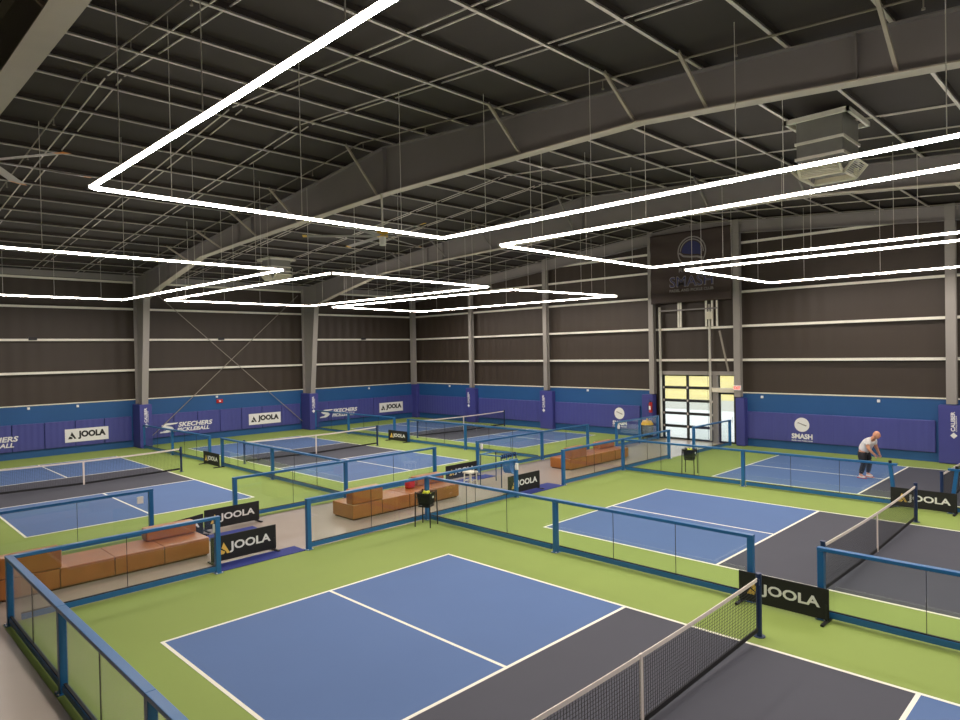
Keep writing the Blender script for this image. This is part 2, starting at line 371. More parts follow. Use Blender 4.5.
# sectional door, glazed door, transom
def door_grid(name, ya, yb, za, zb, ny, nz, fr, parent_kind=True):
    b = MB(); x0, x1 = WX+.02, WX+.07
    for i in range(ny+1):
        y = ya+(yb-ya)*i/ny; b.box((x0, y-fr/2, za), (x1, y+fr/2, zb))
    for j in range(nz+1):
        z = za+(zb-za)*j/nz; b.box((x0, ya, z-fr/2), (x1, yb, z+fr/2))
    d = b.build(name, M['panel_dark'], kind='structure')
    for i in range(ny):
        for j in range(nz):
            y = ya+(yb-ya)*i/ny; y2 = ya+(yb-ya)*(i+1)/ny; z = za+(zb-za)*j/nz; z2 = za+(zb-za)*(j+1)/nz
            s = 1 if y2 > y else -1
            MB().box((x0+.02, y+s*fr/2, z+fr/2), (x0+.026, y2-s*fr/2, z2-fr/2)).build('pane', M['pane'], d)
    return d
d1 = door_grid('door_1', 3.42, 5.98, .02, 3.15, 2, 5, .13)
b = MB()
for j in range(1, 5):
    z = .02+3.13*j/5
    for y in (3.44, 4.7, 5.96): b.box((WX-.02, y-.03, z-.05), (WX+.02, y+.03, z+.05))
b.build('hinge', M['steel'], d1)
d2 = door_grid('door_2', 2.36, 3.12, .02, 2.32, 1, 1, .13)
MB().tube((WX-.02, 2.50, .95), (WX-.02, 2.50, 1.25), .015, 8).build('door_handle', M['steel'], d2)
w1 = door_grid('window_1', 2.36, 3.12, 2.42, 3.15, 1, 1, .07)
t1 = MB(); t1.box((WX-.1, 3.14, 0), (WX+.1, 3.38, 3.2)); t1.box((WX-.14, 2.25, 3.15), (WX+.1, 6.12, 3.32))
t1 = t1.build('trim_1', M['column'], kind='structure')
t2 = MB(); t2.box((WX-.08, 6.0, 0), (WX+.1, 6.14, 3.2)); t2.box((WX-.02, 2.25, 2.3), (WX+.1, 2.36, 3.2)); t2.build('trim_2', M['panel_dark'], kind='structure')

# tracks and counterbalance of the sectional door
tr = empty('door_track_assembly', 'tall pale steel lift tracks and torsion shaft rising above the glazed sectional door', 'door track', (WX-.2, 4.7, 3.2))
def tb(*boxes):
    b = MB()
    for a, c in boxes: b.box([a[0]-(WX-.2), a[1]-4.7, a[2]-3.2], [c[0]-(WX-.2), c[1]-4.7, c[2]-3.2])
    return b
for y in (5.98, 3.42):
    tb(((WX-.30, y-.03, .1), (WX-.24, y+.03, 6.45)), ((WX-.30, y-.01, .1), (WX-.14, y+.01, 6.45))).build('vertical_track', M['girt'], tr)
    tb(((WX-.24, y+.12, .1), (WX-.23, y+.13, 6.4))).build('lift_cable', M['panel_dark'], tr)
tb(((WX-.34, 5.95, 6.22), (WX-.28, 3.0, 6.28))).build('torsion_shaft', M['frame'], tr)
for y in (4.98, 4.86, 3.58, 3.28, 3.05):
    tb(((WX-.26, y-.04, 5.42), (WX-.20, y+.04, 6.62))).build('bracket_post', M['girt'], tr)
tb(((WX-.36, 3.22, 5.75), (WX-.24, 3.5, 6.1))).build('operator_motor', M['louver'], tr)
b = MB(); b.bar((-.02, 2.95-4.7, 5.2-3.2), (-.02, 2.55-4.7, .12), .04, .08); b.build('diagonal_brace', M['rod'], tr)

# outside seen through the panes
MB().box((WX+.3, -40, -.3), (41, 60, -.02)).build('floor', M['pave'], kind='structure')
MB().box((41, -60, -.3), (50, 80, -.02)).build('floor', M['asphalt'], kind='structure')
MB().box((50, -120, -.3), (140, 140, -.02)).build('floor', M['grass'], kind='structure')

# ---------------------------------------------------------------- portal frames
frame_labels = ['grey steel portal frame overhead in the upper left corner, nearest the viewpoint',
                'deep grey steel portal frame whose rafter crosses the middle of the ceiling',
                'grey steel portal frame farthest away, its rafter crossing behind the middle one']
bottom = [(23.5, 7.35), (21.5, 7.78), (16.8, 8.62), (13.5, 8.74), (4.2, 8.98), (-3.9, 8.90), (-7.76, 8.55), (-12.5, 8.1), (-17.5, 7.3), (-20.5, 6.9)]
for x, lb in zip((-1.38, 7.9, 17.3), frame_labels):
    r = empty('portal_frame', lb, 'steel frame', (x, WY-.3, 0), group='portal frames spanning the hall')
    def L(y): return y-(WY-.3)
    # column: outer face at the wall, inner face tapering
    b = MB(); yo = WY-.24; yi0, yi1 = 24.35, 23.5
    b.prism([(L(yo), 0), (L(yi0), 0), (L(yi1), 7.35), (L(23.5), roof(23.5)), (L(yo), roof(yo))], (-.008, 0, 0), (0,1,0), (0,0,1), (1,0,0), .016)
    b.bar((0, L(yi0), 0), (0, L(yi1), 7.35), .30, .025, up=(0,1,0)); b.bar((0, L(yo)-.012, 0), (0, L(yo)-.012, roof(yo)-.1), .30, .025, up=(0,1,0))
    b.build('column', M['column'], r)
    b = MB()
    for (ya, za), (yb, zb) in zip(bottom, bottom[1:]):
        ys_ = [ya] + ([RY] if ya > RY > yb else []) + [yb]
        for a, c in zip(ys_, ys_[1:]):
            f_ = lambda y: za+(zb-za)*(y-ya)/(yb-ya)
            b.prism([(L(a), f_(a)), (L(c), f_(c)), (L(c), roof(c)-.01), (L(a), roof(a)-.01)], (-.008, 0, 0), (0,1,0), (0,0,1), (1,0,0), .016)
    for y in (13.4, 12.3, 4.31, -7.76, 20.5):
        zb_ = [za+(zb-za)*(y-ya)/(yb-ya) for (ya, za), (yb, zb) in zip(bottom, bottom[1:]) if ya >= y >= yb][0]
        b.box((-.12, L(y)-.012, zb_), (.12, L(y)+.012, roof(y)))
    web = b.build('rafter_web', M['frame'], r)
    b = MB()
    for (ya, za), (yb, zb) in zip(bottom, bottom[1:]): b.bar((0, L(ya), za-.01), (0, L(yb), zb-.01), .30 if x > 0 else .38, .024)
    b.build('bottom_flange', M['flange'], r)
    b = MB(); b.bar((0, L(23.5), roof(23.5)-.012), (0, L(RY), roof(RY)-.012), .28, .02); b.bar((0, L(RY), roof(RY)-.012), (0, L(-20.5), roof(-20.5)-.012), .28, .02)
    b.build('top_flange', M['frame'], r)
    for y in (17.98, 15.04, 12.1, 9.16, 4.75, -.74, -3.76, -5.27, -8.29, -11.3):
        zb_ = [za+(zb-za)*(y-ya)/(yb-ya) for (ya, za), (yb, zb) in zip(bottom, bottom[1:]) if ya >= y >= yb][0]
        b = MB(); b.bar((-.02, L(y), zb_+.06), (-1.05, L(y), roof(y)+.03), .055, .055, up=(0,1,0))
        if x < 17: b.build('flange_brace', M['flange'], r)
        else: b.build('flange_brace', M['frame'], r)

# cross bracing on the left wall
for (p, q, lb) in [((8.5, 8.0), (17.0, .5), 'thin diagonal brace rod falling to the right on the left wall'),
                   ((16.9, 8.0), (8.5, .5), 'thin diagonal brace rod rising to the right on the left wall')]:
    b = MB(); b.tube((p[0], WY-.30-(.05 if 'falling' in lb else 0), p[1]), (q[0], WY-.30-(.05 if 'falling' in lb else 0), q[1]), .018, 8)
    tag(b.build('brace_rod', M['rod']), lb, 'brace rod')

# ---------------------------------------------------------------- light frames
ZL = 7.0
def light_frame(corners, label, cab):
    cx = sum(c[0] for c in corners)/4; cy = sum(c[1] for c in corners)/4
    r = empty('light_frame', label, 'ceiling light', (cx, cy, ZL), group='rectangular strip lights over the courts')
    for i in range(4):
        p, q = corners[i], corners[(i+1)%4]
        d = Vector((q[0]-p[0], q[1]-p[1], 0)).normalized()*.045
        P = Vector((p[0]-cx, p[1]-cy, 0)); Q = Vector((q[0]-cx, q[1]-cy, 0))
        lb_ = MB().bar(P+d, Q-d, .042, .042); lb_.m = [1, 1, 1, 1, 1, 1]
        o_ = lb_.build('light_bar', [M['diffuser'], M['diffuser_side']], r)
        for pl in o_.data.polygons:
            if pl.center.z < -.019: pl.material_index = 0
        MB().bar(P+d+Vector((0,0,.028)), Q-d+Vector((0,0,.028)), .050, .012).build('housing', M['housing'], r)
        n = cab[i % 2]
        for k in range(n):
            t = (k+.5)/n; c = P+(Q-P)*t
            h = roof(c.y+cy)-ZL
            MB().tube(c+Vector((0,0,.03)), (c.x, c.y, h), .007, 5).build('suspension_cable', M['cable'], r)
    for c in corners:
        MB().box((c[0]-cx-.035, c[1]-cy-.035, -.024), (c[0]-cx+.035, c[1]-cy+.035, .04)).build('corner_joint', M['housing'], r)
    return r
def rect(x0, x1, y0, y1): return [(x0, y0), (x1, y0), (x1, y1), (x0, y1)]
light_frame(rect(-.75, 6.3, .2, -13.2), 'glowing rectangular strip light over the nearest court, its corner large at upper left', (3, 5))
light_frame(rect(8.05, 15.1, .1, -13.2), 'glowing rectangular strip light over the middle court of the right row', (3, 5))
light_frame(rect(16.6, 23.65, -.2, -13.3), 'glowing rectangular strip light hanging in front of the dark hanging banner', (3, 5))
light_frame([(-.75, 7.3), (6.3, 7.3), (5.95, 20.6), (-1.0, 20.4)], 'glowing rectangular strip light over the court at the left edge', (4, 5))
light_frame([(7.85, 7.15), (15.3, 7.5), (14.7, 20.0), (7.45, 19.9)], 'glowing rectangular strip light over the middle court of the left row', (4, 5))
light_frame([(17.0, 7.7), (23.7, 7.1), (23.1, 20.9), (16.2, 20.1)], 'glowing rectangular strip light over the far court beside the wall corner', (4, 5))

# ---------------------------------------------------------------- courts
def court(x, y, s, label, W=6.096):
    # s = -1: court runs from its baseline towards -y; +1 towards +y
    r = empty('pickleball_court', label, 'court', (x, y, .003))
    L_, K = 13.41, 4.572
    MB().box((0, 0, .0), (W, s*K, .002)).build('service_area', M['court_blue'], r)
    MB().box((0, s*(L_-K), .0), (W, s*L_, .002)).build('service_area', M['court_blue'], r)
    MB().box((0, s*K, .0), (W, s*(L_-K), .002)).build('kitchen', M['kitchen'], r)
    w = .055; b = MB(); z0, z1 = .002, .004
    for ly in (0, K-w, L_-K, L_-w): b.box((w, s*ly, z0), (W-w, s*(ly+w), z1))
    for lx in (0, W-w): b.box((lx, 0, z0), (lx+w, s*L_, z1))
    for a, c in ((w, K-w), (L_-K+w, L_-w)): b.box((W/2-w/2, s*a, z0), (W/2+w/2, s*c, z1))
    b.build('court_lines', M['line'], r)
    return r
courts = [(0, 0, -1, 6.096, 'nearest blue court with dark grey kitchen in the foreground'),
          (9.165, -.15, -1, 6.096, 'blue court in the middle of the right row, beyond the first dividing fence'),
          (18.07, -.30, -1, 6.05, 'blue court against the end wall where the person stands'),
          (-.05, 8.97, 1, 6.096, 'blue court at the left edge below the wall padding'),
          (9.16, 8.76, 1, 6.096, 'blue court in the middle of the left row'),
          (18.95, 9.35, 1, 6.05, 'small distant blue court beside the far wall corner')]
for x, y, s, w, lb in courts: court(x, y, s, lb, w)

# ---------------------------------------------------------------- nets
def net(x, y, label, W=6.096):
    r = empty('pickleball_net', label, 'net', (x+W/2, y, 0)); hw = W/2+.32
    def top(u): return .864+.05*(u/hw)**2
    for s in (-1, 1):
        b = MB(); b.tube((s*hw, 0, .01), (s*hw, 0, .96), .042, 14); b.tube((s*hw, 0, 0), (s*hw, 0, .012), .09, 14); b.tube((s*hw, 0, .96), (s*hw, 0, .975), .047, 14)
        b.box((s*(hw-.05)-.02, -.03, .80), (s*(hw-.05)+.02, .03, .90))
        b.build('net_post', M['navy'], r)
    n = 60; b = MB()
    us = [-hw+.06+(2*hw-.12)*i/n for i in range(n+1)]
    for a, c in zip(us, us[1:]):
        b.bar((a, 0, top(a)-.028), (c, 0, top(c)-.028), .012, .056)
    b.build('top_tape', M['tape'], r)
    b = MB(); low = lambda u: .06+.06*(abs(u)/hw)
    for a, c in zip(us[::4], us[4::4]): b.bar((a, 0, low(a)), (c, 0, low(c)), .014, .065)
    b.build('bottom_band', M['net'], r)
    b = MB(); m = 130
    for i in range(m+1):
        u = -hw+.06+(2*hw-.12)*i/m; b.bar((u, 0, low(u)), (u, 0, top(u)-.05), .004, .004)
    rows = 16
    for j in range(1, rows):
        for a, c in zip(us[::6], us[6::6]):
            t = j/rows; b.bar((a, 0, low(a)+(top(a)-.05-low(a))*t), (c, 0, low(c)+(top(c)-.05-low(c))*t), .004, .004)
    b.build('net_mesh', M['net'], r)
    MB().box((-.028, -.012, .02), (.028, .012, .866)).build('centre_strap', M['tape'], r)
net(0, -6.706, 'nearest net, large at lower right, with white tape and centre strap')
net(9.165, -6.85, 'net of the middle right court, at the right edge behind a banner')
net(18.07, -7.0, 'net at the right edge near the end wall, mostly cut by the frame', 6.05)
net(-.05, 15.68, 'net of the court at the left edge below the white wall banner')
net(9.16, 15.47, 'net of the middle court in the left row')
net(18.95, 16.10, 'most distant net, near the wall corner', 6.05)

# ---------------------------------------------------------------- glass fences
H = 1.17
def fence(name_label, p0, p1, posts, lean=0, sign=None, joined=False):
    p0 = Vector((*p0, 0)); p1 = Vector((*p1, 0)); ln = (p1-p0).length; d = (p1-p0)/ln
    ang = math.atan2(d.y, d.x)
    r = empty('glass_fence', name_label, 'glass fence', (p0.x, p0.y, 0), ang)
    ts = [0]+[t for t in posts]+[ln]
    ts = sorted(set(ts))
    for i, t in enumerate(ts):
        if joined and i == 0: continue
        b = MB(); c = t
        if i == 0: c += .055
        if i == len(ts)-1: c -= .055
        dl = lean if i == len(ts)-1 else 0
        if dl:
            b.bar((c, 0, .0), (c-dl, 0, H-.02), .09, .09, up=(1,0,0))
        else:
            b.box((c-.05, -.05, .006), (c+.05, .05, H-.055))
        b.box((c-.08, -.09, .003), (c+.08, .09, .014))
        o = b.build('post', M['fence'], r, bevel=.006)
        if dl: MB().tube((c-dl, 0, H), (c-dl, 0, H+.07), .04, 12).build('cap', M['black'], o)
        bb = MB()
        for sx in (-.06, .06):
            for sy in (-.075, .075): bb.tube((c+sx, sy, .014), (c+sx, sy, .03), .012, 6)
        bb.build('bolt', M['cable'], o)
    for a, c in zip(ts, ts[1:]):
        MB().box((a+.002, -.055, H-.055), (c-.002, .055, H)).build('top_rail', M['fence'], r, bevel=.006)
        b = MB(); b.box((a+.1, -.035, .05), (c-.1, .035, .15)); b.build('bottom_rail', M['fence'], r, bevel=.006)
        b = MB(); b.box((a+.1, -.02, .15), (c-.1, .02, .166)); b.box((a+.1, -.02, H-.066), (c-.1, .02, H-.055))
        np_ = max(1, round((c-a)/1.5)); w = (c-a-.2)/np_; gw = .008 if 'lower left' in name_label else .004
        for k in range(1, np_): b.box((a+.1+w*k-gw, -.006, .166), (a+.1+w*k+gw, .006, H-.066))
        b.build('gasket', M['gasket'], r)
        for k in range(np_):
            MB().box((a+.1+w*k+.009, -.005, .166), (a+.1+w*(k+1)-.009, .005, H-.066)).build('glass_pane', M['glass'], r)
    if sign:
        for (u, z, w, h) in sign:
            MB().box((u-w/2, -.016, z-h/2), (u+w/2, .016, z+h/2)).build('placard', M['white'], r, label='small white placard')
    return r
D0, D1, D2 = -1.47, 7.75, 17.1
fence('glass fence with thick blue rail running along the lower left corner', (D0, 2.68), (D0, -16), [3.35, 6.65, 10, 13.3, 16])
fence('short glass fence in front of the leather sofa nearest the viewpoint', (D0+.05, 2.62), (2.13, 2.62), [], sign=[(3.48, .93, .14, .17)], joined=True)
fence('glass fence in front of the middle sofa, meeting the first dividing fence', (4.15, 2.66), (11.38, 2.66), [3.62])
fence('glass dividing fence between nearest and middle right courts, left of banner gap', (D1, 2.58), (D1, -6.08), [4.28], joined=True)
fence('glass dividing fence cut by the right edge, right of the banner gap', (D1, -7.12), (D1, -16), [4.4])
fence('glass fence in front of the farthest sofa, left of the daylight door', (13.62, 2.68), (20.6, 2.68), [3.6])
fence('glass dividing fence in front of the person, ending at a leaning post', (D2+.05, 2.6), (D2+.05, -6.1), [4.42], lean=.12, joined=True)
fence('short blue fence stub with leaning post at the right edge', (D2+.05, -16), (D2+.05, -7.25), [4.4], lean=.14)
fence('glass fence beside the glazed door, nearer the right pads', (22.0, 2.38), (25.5, 2.38), [])
fence('glass fence at the left edge behind the nearest sofa', (-6, 6.75), (2.25, 6.75), [3.3], sign=[(7.95, .93, .14, .17)])
fence('glass fence in front of the middle left court, across the corridor', (4.25, 6.6), (11.55, 6.6), [3.6])
fence('glass fence in front of the distant left court, across the corridor', (13.45, 6.5), (20.4, 6.5), [3.75])
fence('short glass fence left of the sectional door by the end wall', (21.8, 6.0), (25.5, 6.0), [2.0])
fence('glass dividing fence from the corridor to the small banner in the left row', (D1+.1, 6.72), (D1+.2, 15.6), [4.6], joined=True)
fence('glass dividing fence from the small banner to the left wall padding', (D1+.2, 16.7), (D1+.05, 24.1), [3.9])
fence('distant glass dividing fence from corridor to smallest banner', (D2+.1, 6.62), (D2+.15, 15.2), [4.4], joined=True)
fence('distant glass dividing fence from smallest banner to left wall', (D2+.3, 16.4), (D2+.3, 24.1), [4.2])

# ---------------------------------------------------------------- banners and mats
def floor_banner(p, rz, w, h, label, logo=True, group=None):
    r = empty('floor_banner', label, 'banner', (*p, .0), rz)
    MB().box((-w/2, -.012, .05), (w/2, .012, .05+h)).build('banner_panel', M['banner_black'], r, bevel=.004)
    for s in (-1, 1):
        b = MB(); b.bar((s*(w/2-.04), -.22, .025), (s*(w/2-.04), .22, .025), .05, .03); b.box((s*(w/2-.04)-.015, -.02, .02), (s*(w/2-.04)+.015, .02, .3))
        b.build('foot', M['black'], r)
    for sgn in (-1,):
        R_ = Vector((1,0,0)); U = Vector((0,0,1)); y = -.013
        lh = h*.44; z = .05+h*.26
        triangle_logo('triangle_mark', (-w/2+.10*w, y, z), R_, U, lh*1.05, M['gold'], r)
        text('lettering', 'JOOLA', (-w/2+.27*w, y, z), R_, U, w*.64, lh, M['white'], r, .004, .028)
    return r
def bm_at(x0, x1, y): return ((x0+x1)/2, y)
floor_banner(bm_at(2.18, 3.68, 3.20), 0, 1.50, .54, 'black banner with gold triangle behind the blue mat nearest the viewpoint')
floor_banner(bm_at(3.22, 4.70, 6.02), 0, 1.48, .50, 'black banner across the corridor from the nearest blue mat')
floor_banner((2.42, 5.58), .33, 1.45, .48, 'black banner mostly hidden behind the nearest sofa backrest')
floor_banner(bm_at(11.27, 12.77, 2.95), 0, 1.50, .54, 'black banner in the far gap between middle and farthest sofas')
floor_banner(bm_at(11.60, 13.10, 6.15), 0, 1.50, .48, 'black banner behind the white stool, across the corridor')
floor_banner((D1-.14, -6.60), -PI/2, 1.46, .50, 'large black banner filling the fence gap beside the nearest net')
floor_banner((D2-.12, -6.72), -PI/2, 1.50, .50, 'black banner in the fence gap at the right edge, beyond second net')
floor_banner((D1-.02, 16.1), -PI/2, 1.5, .50, 'small black banner in the fence gap of the left row')
floor_banner((D2-.02, 15.8), -PI/2, 1.5, .50, 'smallest, most distant black banner, near the wall corner')
for (x0, x1, y0, y1, lb) in [(2.05, 4.1, 2.62, 3.12, 'royal blue floor mat nearest the viewpoint, before a black banner'),
                             (11.5, 13.6, 2.60, 3.3, 'royal blue floor mat in the gap before the farthest sofa'),
                             (2.95, 4.3, 4.95, 5.6, 'royal blue floor mat across the corridor behind the nearest sofa'),
                             (11.5, 13.4, 5.5, 6.0, 'dark blue floor mat across the corridor beside the white stool')]:
    tag(MB().box((x0, y0, .003), (x1, y1, .02)).build('floor_mat', M['mat'], bevel=.006), lb, 'mat')
# white banners on the left wall padding
for x, w, lb in ((4.62, 1.85, 'white wall banner at left, above the left edge court'),
                 (13.68, 1.95, 'white wall banner between the two wall columns'),
                 (22.75, 1.95, 'white wall banner nearest the wall corner')):
    r = empty('wall_banner', lb, 'banner', (x, WY-.262, .55))
    MB().box((0, 0, 0), (w, .010, .62)).build('banner_sheet', M['white'], r)
    triangle_logo('triangle_mark', (.12, 0, .15), (1,0,0), (0,0,1), .33, M['ink'], r)
    text('lettering', 'JOOLA', (.54, 0, .12), (1,0,0), (0,0,1), w-.66, .39, M['ink'], r, .004, .055)

# large hanging banner above the sectional door
r = empty('hanging_banner', 'large dark fabric banner with round navy emblem hanging above the sectional door', 'banner', (WX-.5, 4.25, 6.6))
nx, nz = 44, 36; vs = []; fs = []
for side in (0, 1):
    for j in range(nz+1):
        for i in range(nx+1):
            u = i/nx; v = j/nz
            y = 2.05-4.1*u; z = v*(3.32 - .0*u)
            f = .025*math.sin(9*v*PI+2.5*math.sin(3*u)+1.5*u)*(.4+.6*abs(2*u-1)) + .015*math.sin(5*u*PI+4*v)
            vs.append((f+.02*side, y, z))
n1 = (nx+1)*(nz+1)
for j in range(nz):
    for i in range(nx):
        a = j*(nx+1)+i; fs.append((a, a+1, a+nx+2, a+nx+1)); fs.append((a+n1, a+nx+1+n1, a+nx+2+n1, a+1+n1))
edge = [i for i in range(nx+1)] + [j*(nx+1)+nx for j in range(1, nz+1)] + [nz*(nx+1)+i for i in range(nx-1, -1, -1)] + [j*(nx+1) for j in range(nz-1, 0, -1)]
for a, c in zip(edge, edge[1:]+edge[:1]): fs.append((a, a+n1, c+n1, c))
b = MB(); b.add(vs, fs, 0, True); b.build('banner_cloth', M['fabric'], r)
R_, U = Vector((0,-1,0)), Vector((0,0,1)); c = Vector((-.055, -.16, 2.34))
b = MB(); ring(b, c, R_, U, .66, .72, .006); ring(b, c+Vector((0, 0, .0)), R_, U, .55, .60, .006, a0=-.1, a1=PI*.97)
b.prism([(-.60,.02),(-.40,-.14),(-.05,-.20),(.30,-.22),(.55,-.30),(.50,-.38),(.25,-.30),(-.08,-.28),(-.44,-.22),(-.66,-.04)], c, R_, U, (-1,0,0), .006)
b.build('emblem_outline', M['greyprint'], r)
b = MB(); b.prism([(.50*math.cos(t), .50*math.sin(t)) for t in [PI*i/14 for i in range(-1, 15)]]+[(-.40,-.05),(-.05,-.12),(.30,-.14),(.48,-.20)], c, R_, U, (-1,0,0), .005)
b.build('emblem_field', M['navyprint'], r)
text('lettering', 'ROYAL', Vector((-.055, 0.50, 1.42)), R_, U, 1.15, .20, M['greyprint'], r, .005, .01)
text('lettering', 'SMASH', Vector((-.055, 1.00, .72)), R_, U, 2.2, .52, M['greyprint'], r, .005, .02)
text('lettering_fill', 'SMASH', Vector((-.061, 0.97, .75)), R_, U, 2.14, .46, M['navyprint'], r, .003, -.004)
text('lettering', 'PADEL AND PICKLE CLUB', Vector((-.055, 1.00, .50)), R_, U, 2.2, .13, M['greyprint'], r, .005, .02)

# ---------------------------------------------------------------- sofas
def sofa(x, y, label):
    r = empty('leather_sofa', label, 'sofa', (x, y, 0))
    n, w, dp = 4, .97, .98
    for i in range(n):
        b = MB(); b.box((i*w+.004, 0, .04), ((i+1)*w-.004, dp, .41)); b.build('seat_module', M['leather'], r, bevel=.018)
    b = MB(); b.box((.05, .05, 0), (n*w-.05, dp-.05, .05)); b.build('plinth', M['seam'], r)
    b = MB(); b.box((.0, .0, .415), (w*1.04, .32, .82)); b.build('backrest', M['leather'], r, bevel=.035)
    b = MB(); b.box((2.85*w, dp-.34, .415), (3.97*w, dp, .68)); b.build('backrest', M['leather'], r, bevel=.035)
    b = MB()
    for i in range(1, n): b.box((i*w-.005, -.003, .06), (i*w+.005, dp, .40))
    b.build('seam', M['seam'], r)
    return r
s0 = sofa(-1.40, 3.96, 'caramel leather modular sofa nearest the viewpoint at lower left')
copy_thing(s0, (6.36, 4.05, 0), 'caramel leather modular sofa behind the ball hopper at centre')
copy_thing(s0, (15.95, 4.10, 0), 'caramel leather modular sofa farthest away, near the end wall')

# ---------------------------------------------------------------- ball hoppers and balls
def hopper(loc, label, rz=.4):
    r = empty('ball_hopper', label, 'ball hopper', (*loc, .003), rz)
    w, z0, z1 = .20, .50, .86
    for sx in (-1, 1):
        for sy in (-1, 1):
            MB().tube((sx*w*1.08, sy*w*1.08, 0), (sx*w, sy*w, z1+.03), .017, 8).build('leg', M['black'], r)
    b = MB()
    for z in (z0, z0+.12, z0+.24, z1):
        k = .75+.25*(z-z0)/(z1-z0)
        c = [(-w*k, -w*k), (w*k, -w*k), (w*k, w*k), (-w*k, w*k)]
        for p, q in zip(c, c[1:]+c[:1]): b.tube((*p, z), (*q, z), .007, 6)
    for i in range(9):
        t = -1+2*i/8
        for s in (-1, 1):
            b.tube((t*w*.75, s*w*.75, z0), (t*w, s*w, z1), .0045, 5); b.tube((s*w*.75, t*w*.75, z0), (s*w, t*w, z1), .0045, 5)
        b.tube((t*w*.75, -w*.75, z0), (t*w*.75, w*.75, z0), .0045, 5)
    b.build('wire_basket', M['black'], r)
    MB().box((-w*.72, -w*.72, z0+.01), (w*.72, w*.72, z0+.02)).build('basket_floor', M['black'], r)
    for q in range(4):
        a = PI/2*q; d = Vector((math.sin(a), -math.cos(a), 0)); t = Vector((math.cos(a), math.sin(a), 0)); b = MB()
        lo, hi = z0+.05, z1-.015; f_ = lambda z: w*(.75+.25*(z-z0)/(z1-z0))
        b.add([d*(f_(lo)-.02)-t*f_(lo)*.9+Vector((0,0,lo)), d*(f_(lo)-.02)+t*f_(lo)*.9+Vector((0,0,lo)), d*(f_(hi)-.02)+t*f_(hi)*.9+Vector((0,0,hi)), d*(f_(hi)-.02)-t*f_(hi)*.9+Vector((0,0,hi)),
               d*(f_(lo)-.03)-t*f_(lo)*.9+Vector((0,0,lo)), d*(f_(lo)-.03)+t*f_(lo)*.9+Vector((0,0,lo)), d*(f_(hi)-.03)+t*f_(hi)*.9+Vector((0,0,hi)), d*(f_(hi)-.03)-t*f_(hi)*.9+Vector((0,0,hi))],
              [(0,1,2,3),(7,6,5,4),(0,4,5,1),(1,5,6,2),(2,6,7,3),(3,7,4,0)])
        b.build('side_panel', M['black'], r)
    b = MB(); b.box((-.03, -w*1.02, z0+.22), (.03, -w*1.0, z0+.27)); b.build('maker_tag', M['white'], r)
    cs, sn = math.cos(rz), math.sin(rz)
    for k, (bx, by, bz) in enumerate([(-.11,-.11,0),(-.03,-.1,0),(.06,-.11,0),(-.1,-.02,0),(0,0,0),(.09,-.02,0),(-.09,.07,0),(0,.09,0),(.09,.08,0),(-.045,-.045,.06),(.05,-.05,.06),(0,.045,.06)]):
        o = MB().ball((0,0,0), .037, 12, 8).build('pickleball', M['ball'])
        o.location = (loc[0]+bx*cs-by*sn, loc[1]+bx*sn+by*cs, .003+z1-.06+bz)
        tag(o, 'yellow pickleball heaped in the '+('hopper at centre' if loc[0] < 10 else 'hopper before the daylight door'), 'ball', 'pickleballs in the '+('centre hopper' if loc[0] < 10 else 'far hopper'))
    MB().box((-w*.82, -w*.82, z1-.107), (w*.82, w*.82, z1-.099)).build('basket_liner', M['black'], r)
    return r
hopper((7.36, 2.22), 'black wire ball hopper on legs in front of the central fence junction')
hopper((18.08, .50), 'black wire ball hopper behind the fence, before the daylight door', .2)

# ---------------------------------------------------------------- equipment stand, stool, small things
r = empty('equipment_stand', 'blue tubular equipment stand with hanging blue sling in the corridor', 'stand', (12.45, 4.45, 0), .12)
for sx in (-.42, .42):
    for sy in (-.42, .42): MB().tube((sx*1.05, sy*1.05, 0), (sx, sy, 1.02), .018, 8).build('leg', M['navy'], r)
b = MB()
for sy in (-.42, .42): b.tube((-.45, sy, 1.02), (.45, sy, 1.02), .022, 8)
for sx in (-.42, .42): b.tube((sx, -.42, 1.02), (sx, .42, 1.02), .022, 8)
b.build('top_rail', M['blueplastic'], r)
b = MB()
for i in range(7):
    b.tube((-.36+.12*i, -.42, .93), (-.36+.12*i, -.42, 1.07), .035, 10)
b.build('clip', M['navy'], r)
b = MB(); k = 12; sx0 = .0
for i in range(k):
    a = PI+PI*i/k; a2 = PI+PI*(i+1)/k
    p = (sx0+.17*math.cos(a), -.46, .62+.2*math.sin(a)); q = (sx0+.17*math.cos(a2), -.46, .62+.2*math.sin(a2))
    b.bar(p, q, .30, .03, up=(0,0,1) if i not in (0, k-1) else (1,0,0))
b.box((sx0-.185, -.60, .62), (sx0-.155, -.32, .86)); b.box((sx0+.155, -.60, .62), (sx0+.185, -.32, .86))
b.box((sx0-.175, -.47, .86), (sx0-.165, -.45, 1.0)); b.box((sx0+.165, -.47, .86), (sx0+.175, -.45, 1.0))
b.build('sling', M['blueplastic'], r)

r = empty('side_stool', 'small cream side stool standing left of the blue equipment stand', 'stool', (11.68, 5.02, 0), .1)
MB().box((-.19, -.19, .42), (.19, .19, .48)).build('seat', M['louver'], r, bevel=.015)
for sx in (-1, 1):
    for sy in (-1, 1): MB().tube((sx*.15, sy*.15, 0), (sx*.14, sy*.14, .42), .02, 8).build('leg', M['louver'], r)
b = MB()
for s in (-1, 1): b.tube((-.14, s*.145, .18), (.14, s*.145, .18), .012, 6); b.tube((s*.145, -.14, .18), (s*.145, .14, .18), .012, 6)
b.build('stretcher', M['louver'], r)

